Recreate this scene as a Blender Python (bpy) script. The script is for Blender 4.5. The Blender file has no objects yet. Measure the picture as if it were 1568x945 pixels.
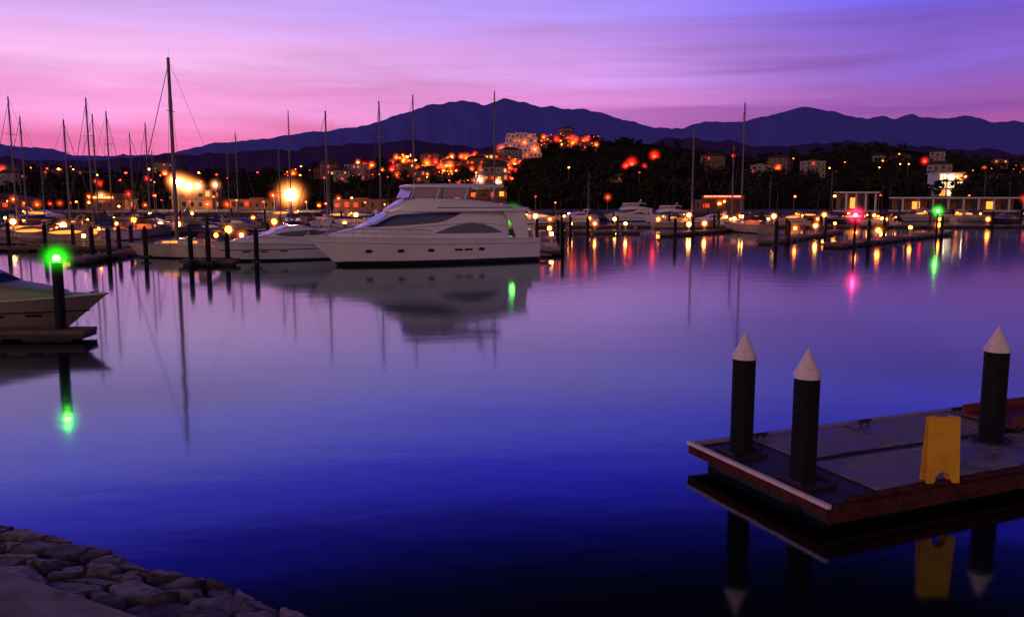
import bpy, math, random
import numpy as np
from mathutils import Vector, noise
random.seed(7); rng=np.random.default_rng(5)
R=random.random
def U(a,b): return a+(b-a)*R()
def lin(c):
    return tuple(((x/255)/12.92 if x/255<=0.04045 else ((x/255+0.055)/1.055)**2.4) for x in c)
# ------------------------------------------------------------------ image pixels to world
CAMH=5.6; PITCH=math.radians(7.54); FOC=1300.0
def from_pixel(u,v,Y):  # casts an image pixel to a world point at an estimated depth
    dy=FOC*math.cos(PITCH)+(472-v)*math.sin(PITCH)
    dz=-FOC*math.sin(PITCH)+(472-v)*math.cos(PITCH)
    return ((u-784)*Y/dy, Y, CAMH+dz*Y/dy)
def bx(u,Y): return (u-784)/FOC*(Y*0.991+0.5)
# ------------------------------------------------------------------ materials
MATS={}
def mat(name,base,rough=0.6,metal=0.0,var=0.0,scale=4.0,emit=None,es=0.0,bump=0.0,spec=0.5,coat=0.0):
    if name in MATS: return MATS[name]
    m=bpy.data.materials.new(name); m.use_nodes=True; nt=m.node_tree; N=nt.nodes; Lk=nt.links
    b=N['Principled BSDF']; b.inputs['Base Color'].default_value=(*base,1)
    b.inputs['Roughness'].default_value=rough; b.inputs['Metallic'].default_value=metal
    b.inputs['Specular IOR Level'].default_value=spec
    if coat: b.inputs['Coat Weight'].default_value=coat
    if emit: 
        b.inputs['Emission Color'].default_value=(*emit,1); b.inputs['Emission Strength'].default_value=es
    if var>0 or bump>0:
        tc=N.new('ShaderNodeTexCoord'); nz=N.new('ShaderNodeTexNoise'); nz.inputs['Scale'].default_value=scale; nz.inputs['Detail'].default_value=8
        nz.inputs['Roughness'].default_value=0.65
        Lk.new(tc.outputs['Object'],nz.inputs['Vector'])
        if var>0:
            cr=N.new('ShaderNodeValToRGB')
            cr.color_ramp.elements[0].position=0.3; cr.color_ramp.elements[1].position=0.7
            cr.color_ramp.elements[0].color=(*[c*(1-var) for c in base],1)
            cr.color_ramp.elements[1].color=(*[min(1,c*(1+var)) for c in base],1)
            Lk.new(nz.outputs['Fac'],cr.inputs['Fac']); Lk.new(cr.outputs['Color'],b.inputs['Base Color'])
        if bump>0:
            bp=N.new('ShaderNodeBump'); bp.inputs['Strength'].default_value=bump; bp.inputs['Distance'].default_value=0.05
            Lk.new(nz.outputs['Fac'],bp.inputs['Height']); Lk.new(bp.outputs['Normal'],b.inputs['Normal'])
    MATS[name]=m; return m
WHITE=mat('gelcoat_white',(0.78,0.72,0.70),0.28,var=0.08,scale=0.7,coat=0.3)
CREAM=mat('gelcoat_cream',(0.5,0.40,0.32),0.4,var=0.12,scale=0.8)
OLDHULL=mat('weathered_hull',(0.26,0.19,0.16),0.5,var=0.25,scale=0.9)
NAVY=mat('hull_navy',(0.02,0.025,0.06),0.25)
BLACKG=mat('tinted_glass',(0.015,0.015,0.10),0.08,spec=0.9)
BOOT=mat('antifoul',(0.012,0.010,0.014),0.6)
ALU=mat('mast_aluminium',(0.13,0.11,0.12),0.5,metal=0.2)
WIRE=mat('rigging_wire',(0.05,0.05,0.05),0.5,metal=0.3)
CHROME=mat('stainless',(0.5,0.5,0.52),0.25,metal=1.0)
CANV=mat('canvas_blue',(0.03,0.04,0.12),0.9,var=0.2)
TEAK=mat('teak',(0.22,0.13,0.07),0.7,var=0.25,scale=5)
PILE=mat('piling_black',(0.008,0.007,0.009),0.65,var=0.6,scale=6,bump=0.3,spec=0.2)
CAPM=mat('piling_cap',(0.90,0.70,0.66),0.5,var=0.16,scale=8)
DOCKW=mat('dock_timber',(0.13,0.08,0.05),0.75,var=0.35,scale=3)
FLOAT=mat('dock_float',(0.02,0.02,0.02),0.7)
VINYL=mat('vinyl_window',(0.42,0.27,0.30),0.15)
SEAT=mat('upholstery',(0.4,0.32,0.28),0.8)
def emis(name,c,s):
    return mat(name,(0.02,0.02,0.02),0.5,emit=c,es=s)
E_OR=emis('lamp_orange',(1,0.15,0.010),48); E_YE=emis('lamp_yellow',(1,0.32,0.04),48); E_RE=emis('lamp_red',(1,0.03,0.012),20)
T_OR=emis('town_lamp_orange',(1,0.085,0.005),13); T_YE=emis('town_lamp_yellow',(1,0.24,0.03),22); T_RE=emis('town_lamp_red',(1,0.022,0.006),14)
E_WH=emis('lamp_white',(1,0.66,0.38),130); E_GR=emis('lamp_green',(0.12,1,0.05),60); E_RN=emis('lamp_beacon_red',(1,0.03,0.14),60)
W_OR=emis('window_orange',(1,0.10,0.007),1.6); W_YE=emis('window_yellow',(1,0.26,0.03),2.4); W_RE=emis('window_red',(1,0.035,0.009),1.3); W_WH=emis('window_white',(1,0.62,0.32),2.6)
W_DK=mat('window_dark',(0.012,0.012,0.02),0.15)
CAB=emis('cabin_light',(1,0.24,0.025),2.4)
def glowmat(name,c,s,p=3.0):  # volume emission fading outward, stands in for glow around a lamp
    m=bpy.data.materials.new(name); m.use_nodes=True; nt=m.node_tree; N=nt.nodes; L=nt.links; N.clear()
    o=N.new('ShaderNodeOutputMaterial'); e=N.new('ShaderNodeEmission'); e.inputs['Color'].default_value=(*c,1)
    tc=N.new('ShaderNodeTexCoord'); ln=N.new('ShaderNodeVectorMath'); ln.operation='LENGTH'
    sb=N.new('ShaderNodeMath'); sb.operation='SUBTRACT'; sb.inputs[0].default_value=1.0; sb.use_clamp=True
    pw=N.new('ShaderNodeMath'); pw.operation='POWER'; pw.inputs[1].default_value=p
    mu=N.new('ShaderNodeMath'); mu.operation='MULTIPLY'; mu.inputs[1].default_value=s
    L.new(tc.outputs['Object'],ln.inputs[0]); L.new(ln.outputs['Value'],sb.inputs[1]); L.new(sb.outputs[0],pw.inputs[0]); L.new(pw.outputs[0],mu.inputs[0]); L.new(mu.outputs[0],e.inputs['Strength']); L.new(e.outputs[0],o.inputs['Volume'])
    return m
# ------------------------------------------------------------------ mesh builder
class MB:
    def __init__(s): s.v=[];s.f=[];s.m=[];s.mats=[];s.sm=[]
    def mi(s,m):
        if m not in s.mats: s.mats.append(m)
        return s.mats.index(m)
    def add(s,vs,fs,m,smooth=False):
        o=len(s.v); s.v+= [tuple(p) for p in vs]; k=s.mi(m)
        for f in fs: s.f.append([i+o for i in f]); s.m.append(k); s.sm.append(smooth)
    def box(s,c,d,m,rz=0.0,taper=1.0):
        x,y,z=c; a,b,h=d[0]/2,d[1]/2,d[2]/2; cs,sn=math.cos(rz),math.sin(rz); vs=[]
        for k,t in ((-h,1),(h,taper)):
            for i,j in ((-a,-b),(a,-b),(a,b),(-a,b)):
                i*=t;j*=t; vs.append((x+i*cs-j*sn,y+i*sn+j*cs,z+k))
        s.add(vs,[(3,2,1,0),(4,5,6,7),(0,1,5,4),(1,2,6,5),(2,3,7,6),(3,0,4,7)],m)
    def cyl(s,p0,p1,r0,r1,m,n=8,caps=True):
        p0=Vector(p0);p1=Vector(p1);d=(p1-p0).normalized(); a=d.orthogonal().normalized(); b=d.cross(a); vs=[]
        for p,r in ((p0,r0),(p1,r1)):
            for i in range(n):
                t=2*math.pi*i/n; vs.append(p+a*r*math.cos(t)+b*r*math.sin(t))
        fs=[(i,(i+1)%n,n+(i+1)%n,n+i) for i in range(n)]
        s.add(vs,fs,m,n>6)
        if caps: s.add(vs,[tuple(range(n))[::-1],tuple(range(n,2*n))],m)
    def sph(s,c,r,m,nu=8,nv=5,sz=1.0):
        vs=[(c[0],c[1],c[2]-r*sz)]
        for j in range(1,nv):
            ph=-math.pi/2+math.pi*j/nv
            for i in range(nu):
                t=2*math.pi*i/nu; vs.append((c[0]+r*math.cos(ph)*math.cos(t),c[1]+r*math.cos(ph)*math.sin(t),c[2]+r*sz*math.sin(ph)))
        vs.append((c[0],c[1],c[2]+r*sz)); fs=[]
        for i in range(nu): fs.append((0,1+(i+1)%nu,1+i))
        for j in range(nv-2):
            for i in range(nu):
                a=1+j*nu+i;b=1+j*nu+(i+1)%nu; fs.append((a,b,b+nu,a+nu))
        l=len(vs)-1
        for i in range(nu): fs.append((l,1+(nv-2)*nu+i,1+(nv-2)*nu+(i+1)%nu))
        s.add(vs,fs,m,True)
    def obj(s,name,loc=(0,0,0),rz=0.0,parent=None):
        me=bpy.data.meshes.new(name); me.from_pydata(s.v,[],s.f)
        for m in s.mats: me.materials.append(m)
        me.polygons.foreach_set('material_index',s.m); me.polygons.foreach_set('use_smooth',s.sm); me.update()
        o=bpy.data.objects.new(name,me); bpy.context.collection.objects.link(o); o.location=loc; o.rotation_euler=(0,0,rz)
        if parent: o.parent=parent
        return o
def empty(name,loc=(0,0,0),rz=0.0):
    o=bpy.data.objects.new(name,None); bpy.context.collection.objects.link(o); o.location=loc; o.rotation_euler=(0,0,rz); return o
def glow(parent,loc,r,m):  # self-emitting ball imitating the lamp's glow; no real haze is lit
    b=MB(); b.sph((0,0,0),1.0,m,16,10); o=b.obj('lamp_glow',loc); o.scale=(r,r,r); o.parent=parent; return o
G_G=glowmat('glow_green',(0.02,1,0.01),16.0,5.0); G_G2=glowmat('glow_green_far',(0.03,1,0.04),9.0,4.6); G_R=glowmat('glow_red',(1,0.02,0.09),9.0,4.4); G_W=glowmat('glow_white',(1,0.24,0.055),9.0,5.4); G_O=glowmat('glow_orange',(1,0.085,0.008),2.2,4.0); G_D=glowmat('glow_dock',(1,0.16,0.015),4.5,4.0); G_TR=glowmat('glow_town_red',(1,0.02,0.008),2.0,4.0)
# ------------------------------------------------------------------ hulls
class Hull:
    def __init__(s,L,B,hb,hs,draft,rake,full=0.45,pw=2.3,flare=0.45):
        s.L,s.B,s.hb,s.hs,s.draft,s.rake,s.full,s.pw,s.flare=L,B,hb,hs,draft,rake,full,pw,flare
    def b(s,t):
        if t<s.full: return s.B/2*(0.9+0.1*math.sin(math.pi/2*t/s.full))
        return max(0.03,s.B/2*(1-((t-s.full)/(1-s.full))**s.pw))
    def h(s,t): return s.hs+(s.hb-s.hs)*t**1.6
    def pt(s,t,q):
        b=s.b(t); bw=b*(0.92-s.flare*max(0,(t-0.35)/0.65)**1.2)
        if q>=0: z=q*s.h(t); y=bw+(b-bw)*q**0.8
        else: z=q*s.draft; y=bw*max(0,1+q)**0.5
        x=-s.L/2+s.L*t-s.rake*(1-max(q,-0.8))*t**4
        return x,y,z
    def surf(s,x,z):
        t=(x+s.L/2)/s.L
        for _ in range(12):
            q=z/s.h(min(max(t,0),1)); px=s.pt(t,q)[0]; t=min(1,max(0,t+(x-px)/s.L))
        return s.pt(t,z/s.h(t))[1]
    def build(s,mb,m,boot,deck,n=22,deckdrop=0.0):
        qs=[-1,-0.6,-0.25,0,0.12,0.35,0.6,0.8,1.0]; M=len(qs)
        for sg in (1,-1):
            vs=[]
            for i in range(n+1):
                for q in qs:
                    x,y,z=s.pt(i/n,q); vs.append((x,sg*y,z))
            fb=[];fh=[]
            for i in range(n):
                for j in range(M-1):
                    a=i*M+j; f=(a,a+M,a+M+1,a+1) if sg<0 else (a,a+1,a+M+1,a+M)
                    (fb if j<4 else fh).append(f)
            s0=len(mb.v); mb.add(vs,fb,boot,True); k=mb.mi(m)
            for f in fh: mb.f.append([q+s0 for q in f]); mb.m.append(k); mb.sm.append(True)
        vs=[]
        for i in range(n+1):
            x,y,z=s.pt(i/n,1.0); vs+=[(x,y*0.985,z-deckdrop),(x,-y*0.985,z-deckdrop)]
        mb.add(vs,[(2*i,2*i+1,2*i+3,2*i+2) for i in range(n)],deck)
        vs=[s.pt(0,q) for q in qs]; vv=[(x,y,z) for x,y,z in vs]+[(x,-y,z) for x,y,z in vs]
        mb.add(vv,[(j,j+1,M+j+1,M+j) for j in range(M-1)],m)
def tier(mb,st,zb,m,deckm=None):
    sec=[(1.0,0.0),(0.985,0.45),(0.95,0.78),(0.87,0.93),(0.72,1.0)]
    vs=[]; K=len(sec)*2
    for x,w,zt in st:
        row=[(x,w*a,zb+(zt-zb)*c) for a,c in sec]; row+= [(x,-y,z) for _,y,z in reversed(row)]; vs+=row
    fs=[]
    for i in range(len(st)-1):
        for j in range(K-1):
            a=i*K+j; fs.append((a,a+1,a+K+1,a+K))
    mb.add(vs,fs,m,True)
    mb.add(vs[:K],[tuple(range(K))],m); mb.add(vs[-K:],[tuple(range(K))[::-1]],m)
    xs=[q[0] for q in st]; o=np.argsort(xs)
    X=[xs[i] for i in o]; Wd=[st[i][1] for i in o]; Z=[st[i][2] for i in o]
    def surf(x,z):
        w=np.interp(x,X,Wd); zt=np.interp(x,X,Z); f=min(1,max(0,(z-zb)/(zt-zb)))
        return float(w*np.interp(f,[c for a,c in sec],[a for a,c in sec]))
    return surf
def panel(mb,surf,xs,lo,hi,m,off=0.02,sides=(1,-1),K=4):
    for sg in sides:
        vs=[]
        for x,a,b in zip(xs,lo,hi):
            for k in range(K+1):
                z=a+(b-a)*k/K; vs.append((x,sg*(surf(x,z)+off),z))
        fs=[(i*(K+1)+k,i*(K+1)+k+1,(i+1)*(K+1)+k+1,(i+1)*(K+1)+k) for i in range(len(xs)-1) for k in range(K)]
        mb.add(vs,fs,m,True)
def polywin(tab,n=24):
    X=[t[0] for t in tab][::-1]; lo=[t[1] for t in tab][::-1]; hi=[t[2] for t in tab][::-1]
    xs=np.linspace(X[0],X[-1],n); return list(xs),list(np.interp(xs,X,lo)),list(np.interp(xs,X,hi))
def pointed(x0,x1,zl0,zl1,zh0,zh1,n=14,sk=0.35):
    xs=[];lo=[];hi=[]
    for i in range(n+1):
        t=i/n; e=min(1,(t/sk))**0.7*min(1,((1-t)/sk))**0.7
        l=zl0+(zl1-zl0)*t; h=zh0+(zh1-zh0)*t; mid=(l+h)/2
        xs.append(x0+(x1-x0)*t); lo.append(mid-(mid-l)*e-0.005); hi.append(mid+(h-mid)*e+0.005)
    return xs,lo,hi
def flybridge_yacht(name,loc,rz,sc=1.0,lit=False):
    root=empty(name,loc,rz); root.scale=(sc,sc,sc)
    H=Hull(20,5.3,2.45,1.95,0.9,2.6,0.42,2.5,0.5)
    b=MB(); H.build(b,WHITE,BOOT,WHITE,36); 
    for sg in (1,-1):
        pts=[H.pt(i/30,0.80) for i in range(31)]
        for p,q in zip(pts[:-1],pts[1:]): b.cyl((p[0],sg*(p[1]+0.02),p[2]),(q[0],sg*(q[1]+0.02),q[2]),0.035,0.035,CREAM,6,False)
        pts=[H.pt(i/30,1.0) for i in range(31)]
        for p,q in zip(pts[:-1],pts[1:]): b.cyl((p[0],sg*p[1],p[2]+0.02),(q[0],sg*q[1],q[2]+0.02),0.05,0.05,WHITE,6,False)
    b.box((-10.6,0,0.42),(1.3,4.3,0.14),TEAK)
    for x in (5.2,2.7,0.2,-4.3):
        panel(b,H.surf,[x+0.34*math.cos(math.pi*k/8) for k in range(9)],[1.16-0.17*math.sin(math.pi*k/8) for k in range(9)],[1.16+0.17*math.sin(math.pi*k/8)+0.001 for k in range(9)],CREAM,0.015)
        panel(b,H.surf,[x+0.28*math.cos(math.pi*k/8) for k in range(9)],[1.16-0.13*math.sin(math.pi*k/8) for k in range(9)],[1.16+0.13*math.sin(math.pi*k/8)+0.001 for k in range(9)],BOOT,0.03)
    for x in (-2.2,-3.1):
        panel(b,H.surf,[x-0.35,x+0.35],[1.07,1.07],[1.24,1.24],BOOT,0.02)
    panel(b,H.surf,[-9.9+0.5*i for i in range(35)],[0.10]*35,[0.34]*35,BOOT,0.012)
    b.obj('hull',parent=root)
    b=MB()
    s1=tier(b,[(8.3,0.25,2.3),(7.6,0.9,2.62),(6.6,1.35,2.85),(5.6,1.65,3.05),(4.7,1.85,3.4),(3.4,1.98,4.15),(2.6,2.0,4.5),(0,2.08,4.62),(-4,2.12,4.5),(-6.6,2.1,4.35),(-7.1,2.0,4.3)],1.9,WHITE)
    xs,lo,hi=polywin([(5.3,3.1,3.13),(4.5,3.12,3.42),(3.5,3.16,3.92),(2.8,3.2,4.10),(0,3.36,4.22),(-1.0,3.5,4.22),(-2.0,3.85,4.22),(-2.7,4.17,4.21)],34)
    panel(b,s1,xs,lo,hi,BLACKG,0.025)
    xs,lo,hi=polywin([(-0.3,2.52,2.55),(-1.5,2.5,2.98),(-2.6,2.5,3.25),(-3.6,2.48,3.34),(-4.6,2.48,3.25),(-5.6,2.48,2.95),(-6.4,2.5,2.53)],26)
    panel(b,s1,xs,lo,hi,BLACKG,0.025)
    pv=None
    for i in range(15):
        x=2.2-0.62*i; z=3.0+0.55*(i/14)**0.8 if i<9 else 3.44-0.05*(i-9)
        p=(x,s1(x,z)+0.04,z)
        if pv:
            for sg in (1,-1): b.cyl((pv[0],sg*pv[1],pv[2]),(p[0],sg*p[1],p[2]),0.06,0.06,WHITE,6,False)
        pv=p
    for y0,y1 in ((-1.35,-0.5),(-0.42,0.42),(0.5,1.35)):
        b.add([(4.72,y0,3.42),(4.72,y1,3.42),(3.45,y1,4.17),(3.45,y0,4.17)],[(0,1,2,3)],BLACKG)
    b.obj('deckhouse',parent=root)
    b=MB()
    s2=tier(b,[(3.3,0.7,4.5),(2.7,1.3,4.8),(1.9,1.75,5.2),(1.0,2.05,5.52),(-2,2.25,5.45),(-5,2.38,5.15),(-7.4,2.42,4.8),(-9.0,2.3,4.62)],4.32,WHITE)
    panel(b,s2,[-0.5-0.4*i for i in range(18)],[4.60]*18,[4.67]*18,NAVY,0.012)
    for sg in (1,-1):
        b.add([(-6.4,sg*2.12,4.4),(-8.6,sg*2.18,4.4),(-8.9,sg*2.3,2.0),(-7.7,sg*2.3,2.0),(-7.3,sg*2.2,3.2)],[(0,1,2,3,4)],WHITE)
        b.add([(-6.4,sg*2.06,4.4),(-8.6,sg*2.12,4.4),(-8.9,sg*2.24,2.0),(-7.7,sg*2.24,2.0),(-7.3,sg*2.14,3.2)],[(4,3,2,1,0)],WHITE)
    b.box((-7.12,0,3.2),(0.04,3.0,1.9),BLACKG); b.box((-9.2,0,2.3),(0.6,3.4,0.6),SEAT)
    b.obj('flybridge',parent=root)
    b=MB()
    tier(b,[(1.75,1.0,6.42),(1.5,1.6,6.5),(1.0,1.85,6.56),(-3,1.95,6.62),(-6.2,1.85,6.55),(-6.9,1.3,6.45)],6.3,WHITE)
    for x,w in ((1.3,1.7),(-0.9,1.85),(-3.4,1.9),(-5.9,1.8)):
        for sg in (1,-1): b.cyl((x+0.35,sg*(w+0.05),5.35),(x,sg*w*0.97,6.34),0.05,0.05,WHITE,6)
    for sg in (1,-1):
        b.add([(1.55,sg*1.75,5.5),(-0.9,sg*1.88,5.5),(-1.1,sg*1.82,6.3),(1.2,sg*1.65,6.3)],[(0,1,2,3)],VINYL)
        b.add([(-1.0,sg*1.88,5.5),(-3.3,sg*1.93,5.45),(-3.5,sg*1.86,6.3),(-1.2,sg*1.82,6.3)],[(0,1,2,3)],VINYL)
    b.add([(1.8,-1.6,5.45),(1.8,1.6,5.45),(1.35,1.5,6.3),(1.35,-1.5,6.3)],[(0,1,2,3)],VINYL)
    b.box((-1.5,0.4,5.7),(1.2,1.6,0.7),SEAT); b.box((0.6,0.5,5.75),(0.6,1.4,0.5),SEAT)
    b.cyl((-4.9,0.5,6.6),(-5.3,0.25,7.4),0.08,0.05,WHITE,6); b.cyl((-4.9,-0.5,6.6),(-5.3,-0.25,7.4),0.08,0.05,WHITE,6)
    b.box((-5.3,0,7.4),(0.5,0.9,0.06),WHITE); b.sph((-5.3,0,7.6),0.28,WHITE,12,6,0.6); b.box((-4.7,0,7.0),(0.12,1.2,0.08),WHITE)
    b.cyl((-5.5,0.3,7.4),(-5.6,0.3,9.2),0.02,0.012,WIRE,5); b.cyl((-3,-1.2,6.6),(-3.3,-1.2,8.9),0.018,0.01,WIRE,5)
    b.obj('hardtop',parent=root)
    b=MB()
    for sg in (1,-1):
        pr=None
        for i in range(13):
            t=0.985-0.04*i; x,y,z=H.pt(t,1.0); y*=0.94; b.cyl((x,sg*y,z),(x,sg*y,z+0.72),0.016,0.016,CHROME,5)
            if pr:
                b.cyl(pr,(x,sg*y,z+0.72),0.02,0.02,CHROME,5,False); b.cyl((pr[0],pr[1],pr[2]-0.35),(x,sg*y,z+0.37),0.011,0.011,CHROME,5,False)
            pr=(x,sg*y,z+0.72)
    b.obj('bow_rail',parent=root)
    return root
def express_cruiser(name,loc,rz,L=13,lit=False,hullm=None,arch=True,rails=True):
    root=empty(name,loc,rz); k=L/13; root.scale=(k,k,k); hm=hullm or WHITE
    H=Hull(13,4.0,1.75,1.25,0.6,2.2,0.4,2.3,0.5); b=MB(); H.build(b,hm,BOOT,hm,28)
    panel(b,H.surf,[-6+0.4*i for i in range(30)],[0.95]*30,[1.02]*30,NAVY,0.015)
    for x in (3.6,2.2,0.6): panel(b,H.surf,[x-0.3,x+0.3],[0.78,0.78],[0.9,0.9],BOOT,0.02)
    for sg in (1,-1):
        pts=[H.pt(i/24,1.0) for i in range(25)]
        for p,q in zip(pts[:-1],pts[1:]): b.cyl((p[0],sg*p[1],p[2]),(q[0],sg*q[1],q[2]),0.045,0.045,CREAM,6,False)
    b.obj('hull',parent=root); b=MB()
    s=tier(b,[(4.9,0.3,1.6),(4.2,0.9,1.85),(3.0,1.3,2.05),(1.8,1.55,2.2),(0.8,1.65,2.65),(-0.2,1.65,2.95),(-1.5,1.7,2.95),(-3.4,1.65,2.6),(-4.2,1.6,1.9)],1.2,hm)
    xs,lo,hi=pointed(1.3,-3.2,2.05,2.1,2.45,2.65,12,0.3); panel(b,s,xs,lo,hi,BLACKG if not lit else CAB,0.025)
    b.add([(1.75,-1.1,2.25),(1.75,1.1,2.25),(0.0,1.0,2.97),(0.0,-1.0,2.97)],[(0,1,2,3)],BLACKG)
    b.box((-5.3,0,1.45),(0.5,2.8,0.45),SEAT)
    if lit: b.box((-4.25,0,2.3),(0.05,2.4,0.7),CAB); b.sph((-4.9,0,2.7),0.2,E_OR,8,5)
    b.obj('cabin',parent=root); b=MB()
    if arch:
        for sg in (1,-1): b.add([(-2.6,sg*1.6,2.5),(-3.4,sg*1.6,2.5),(-4.0,sg*1.35,3.55),(-3.5,sg*1.35,3.55)],[(0,1,2,3)],hm)
        b.box((-3.7,0,3.58),(0.7,2.8,0.12),hm); b.sph((-3.7,0,3.8),0.22,hm,10,6,0.6); b.cyl((-3.8,0.6,3.6),(-4.1,0.6,5.2),0.015,0.01,WIRE,5)
    if rails:
      for sg in (1,-1):
        pr=None
        for i in range(10):
            x,y,z=H.pt(0.98-0.05*i,1.0); y*=0.93; b.cyl((x,sg*y,z),(x,sg*y,z+0.55),0.014,0.014,CHROME,5)
            if pr: b.cyl(pr,(x,sg*y,z+0.55),0.018,0.018,CHROME,5,False)
            pr=(x,sg*y,z+0.55)
    b.cyl((5.8,-0.3,1.75),(5.8,0.3,1.75),0.1,0.1,CHROME,8)
    b.obj('arch_and_rails',parent=root); return root
def sailboat(loc,rz,L,mast,hullm=None,lit=False,mr=0.09,lean=0.0):
    H=Hull(L,L*0.3,L*0.115,L*0.09,0.5,L*0.1,0.45,2.0,0.4); b=MB(); hm=hullm or (WHITE if R()<0.35 else (OLDHULL if R()<0.6 else NAVY)); H.build(b,hm,BOOT,TEAK if R()<0.6 else CREAM,16)
    z=L*0.1
    s=tier(b,[(L*0.27,0.2*L/10,z+0.2),(L*0.2,0.7*L/10,z+0.42),(0,1.0*L/10,z+0.6),(-L*0.15,1.0*L/10,z+0.62),(-L*0.18,0.95*L/10,z+0.55)],z-0.1,WHITE if hm is NAVY else CREAM)
    panel(b,s,[L*0.17,L*0.05,-L*0.13],[z+0.22]*3,[z+0.36,z+0.42,z+0.42],CAB if lit else BLACKG,0.02)
    mx=L*0.08; b.cyl((mx,0,z),(mx-lean,0,mast),mr,mr*0.7,ALU,8)
    b.cyl((mx,0,z+1.35),(mx-L*0.4,0,z+1.25),0.06,0.05,ALU,6); b.cyl((mx-0.15,0,z+1.5),(mx-L*0.39,0,z+1.38),0.17,0.1,CANV,8)
    for f in (0.45,0.72):
        zz=z+(mast-z)*f; w=0.085*L*(1.1-f*0.4); b.cyl((mx,-w,zz),(mx,w,zz),0.03,0.03,ALU,5)
    w=0.13*L
    for sg in (1,-1):
        b.cyl((mx,sg*w,z),(mx,sg*0.085*L*0.9,z+(mast-z)*0.45),0.014,0.014,WIRE,4,False); b.cyl((mx,sg*0.085*L*0.9,z+(mast-z)*0.45),(mx,0,mast*0.98),0.014,0.014,WIRE,4,False)
    b.cyl((L*0.49,0,H.h(1)),(mx,0,mast*0.97),0.045,0.03,CANV if R()<0.6 else WIRE,5,False); b.cyl((-L*0.49,0,H.h(0)),(mx,0,mast*0.99),0.014,0.014,WIRE,4,False)
    b.cyl((mx,0,mast),(mx-0.1,0,mast+0.7),0.012,0.008,WIRE,4)
    for x,y in ((-L*0.12,0),(-L*0.3,0)):
        if R()<0.7: b.add([(x,-L*0.09,z+0.6),(x,L*0.09,z+0.6),(x-0.2,L*0.09,z+1.15),(x-0.2,-L*0.09,z+1.15),(x-1.2,L*0.09,z+1.25),(x-1.2,-L*0.09,z+1.25)],[(0,1,2,3),(3,2,4,5)],CANV)
    for i in range(9):
        t=0.97-0.1*i; 
        for sg in (1,-1):
            x,y,zz=H.pt(max(0.03,t),1.0); b.cyl((x,sg*y*0.95,zz),(x,sg*y*0.95,zz+0.6),0.014,0.014,WIRE,4)
    if lit: b.sph((-L*0.25,0.2,z+0.9),0.2,E_OR,8,5)
    return b.obj('sailboat',loc,rz)
# ------------------------------------------------------------------ yachts near
yaw=math.atan2(67.5-76,-16.0-1.6)
flybridge_yacht('motor_yacht',((-16.3+1.2)/2,(68.6+76)/2,0),yaw)
express_cruiser('sport_cruiser',(-20.2,75.6,0),math.atan2(-7,-11.5),13.2)
express_cruiser('moored_boat',(-22.7,35.3,0),math.radians(-4),12.0,hullm=OLDHULL,arch=False,rails=False)
# ------------------------------------------------------------------ sailboats (u, mast-top v, distance, length)
SB=[(12,148,112,12),(30,178,120,11),(97,183,100,11),(131,150,105,12),(141,175,128,12),(162,170,118,12),(198,203,150,11),(222,188,140,11),
    (360,203,150,11),(441,170,150,12),(498,170,118,12),(580,155,120,13),(632,145,135,13),(757,140,140,14),(1063,195,150,12),(1141,157,135,13),(1124,222,160,10)]
for i,(u,v,Y,L) in enumerate(SB):
    p=from_pixel(u,v,Y); rz=U(-0.5,0.5)+(math.pi if R()<0.5 else 0)+(math.pi/2 if i%2 else 0)
    mx=L*0.08; sailboat((p[0]-mx*math.cos(rz),Y-mx*math.sin(rz),0),rz,L,p[2],lit=(i%3==0),mr=0.15 if i>9 else 0.12)
p=from_pixel(257,88,78); sailboat((p[0]-0.9*math.cos(math.pi*0.97),78,0),math.pi*0.97,11.5,p[2],hullm=CREAM,lit=True,mr=0.20)
for k in range(20):
    u=U(-60,560); Y=U(105,190); q=R()
    if q<0.5: express_cruiser('motor_boat',(bx(u,Y),Y,0),U(-0.4,0.4)+(math.pi if R()<.5 else 0),U(8,12),lit=R()<0.5,hullm=random.choice([WHITE,CREAM,OLDHULL,NAVY]))
    else: sailboat((bx(u,Y),Y,0),U(-0.4,0.4)+math.pi/2,U(9,12),U(9,13),lit=R()<0.4)
for u,Y,L in ((95,92,10),(40,100,9)): express_cruiser('motor_boat',(bx(u,Y),Y,0),U(-0.2,0.2)+math.pi,L,lit=True,hullm=OLDHULL)
flybridge_yacht('motor_yacht',(bx(962,190),190,0),math.radians(205),0.62)
flybridge_yacht('motor_yacht',(bx(1018,180),180,0),math.radians(200),0.55)
for u,Y,L in ((1155,140,9),(1205,165,9),(1090,170,9),(880,180,10),(1300,170,9),(1400,190,10),(1480,195,9),(1345,160,8),(1040,165,8),(830,175,9),(1240,185,9),(1540,180,9)):
    express_cruiser('motor_boat',(bx(u,Y),Y,0),U(-0.6,0.6)+(math.pi if R()<.5 else 0),L,lit=R()<0.5,hullm=random.choice([WHITE,CREAM,OLDHULL,NAVY]))
for u,v,Y in ((905,262,190),(1180,268,185),(1270,262,190),(1450,268,195),(1505,262,190)):
    p=from_pixel(u,v,Y); sailboat((p[0],Y,0),U(0,6),9,p[2],mr=0.07)
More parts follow.
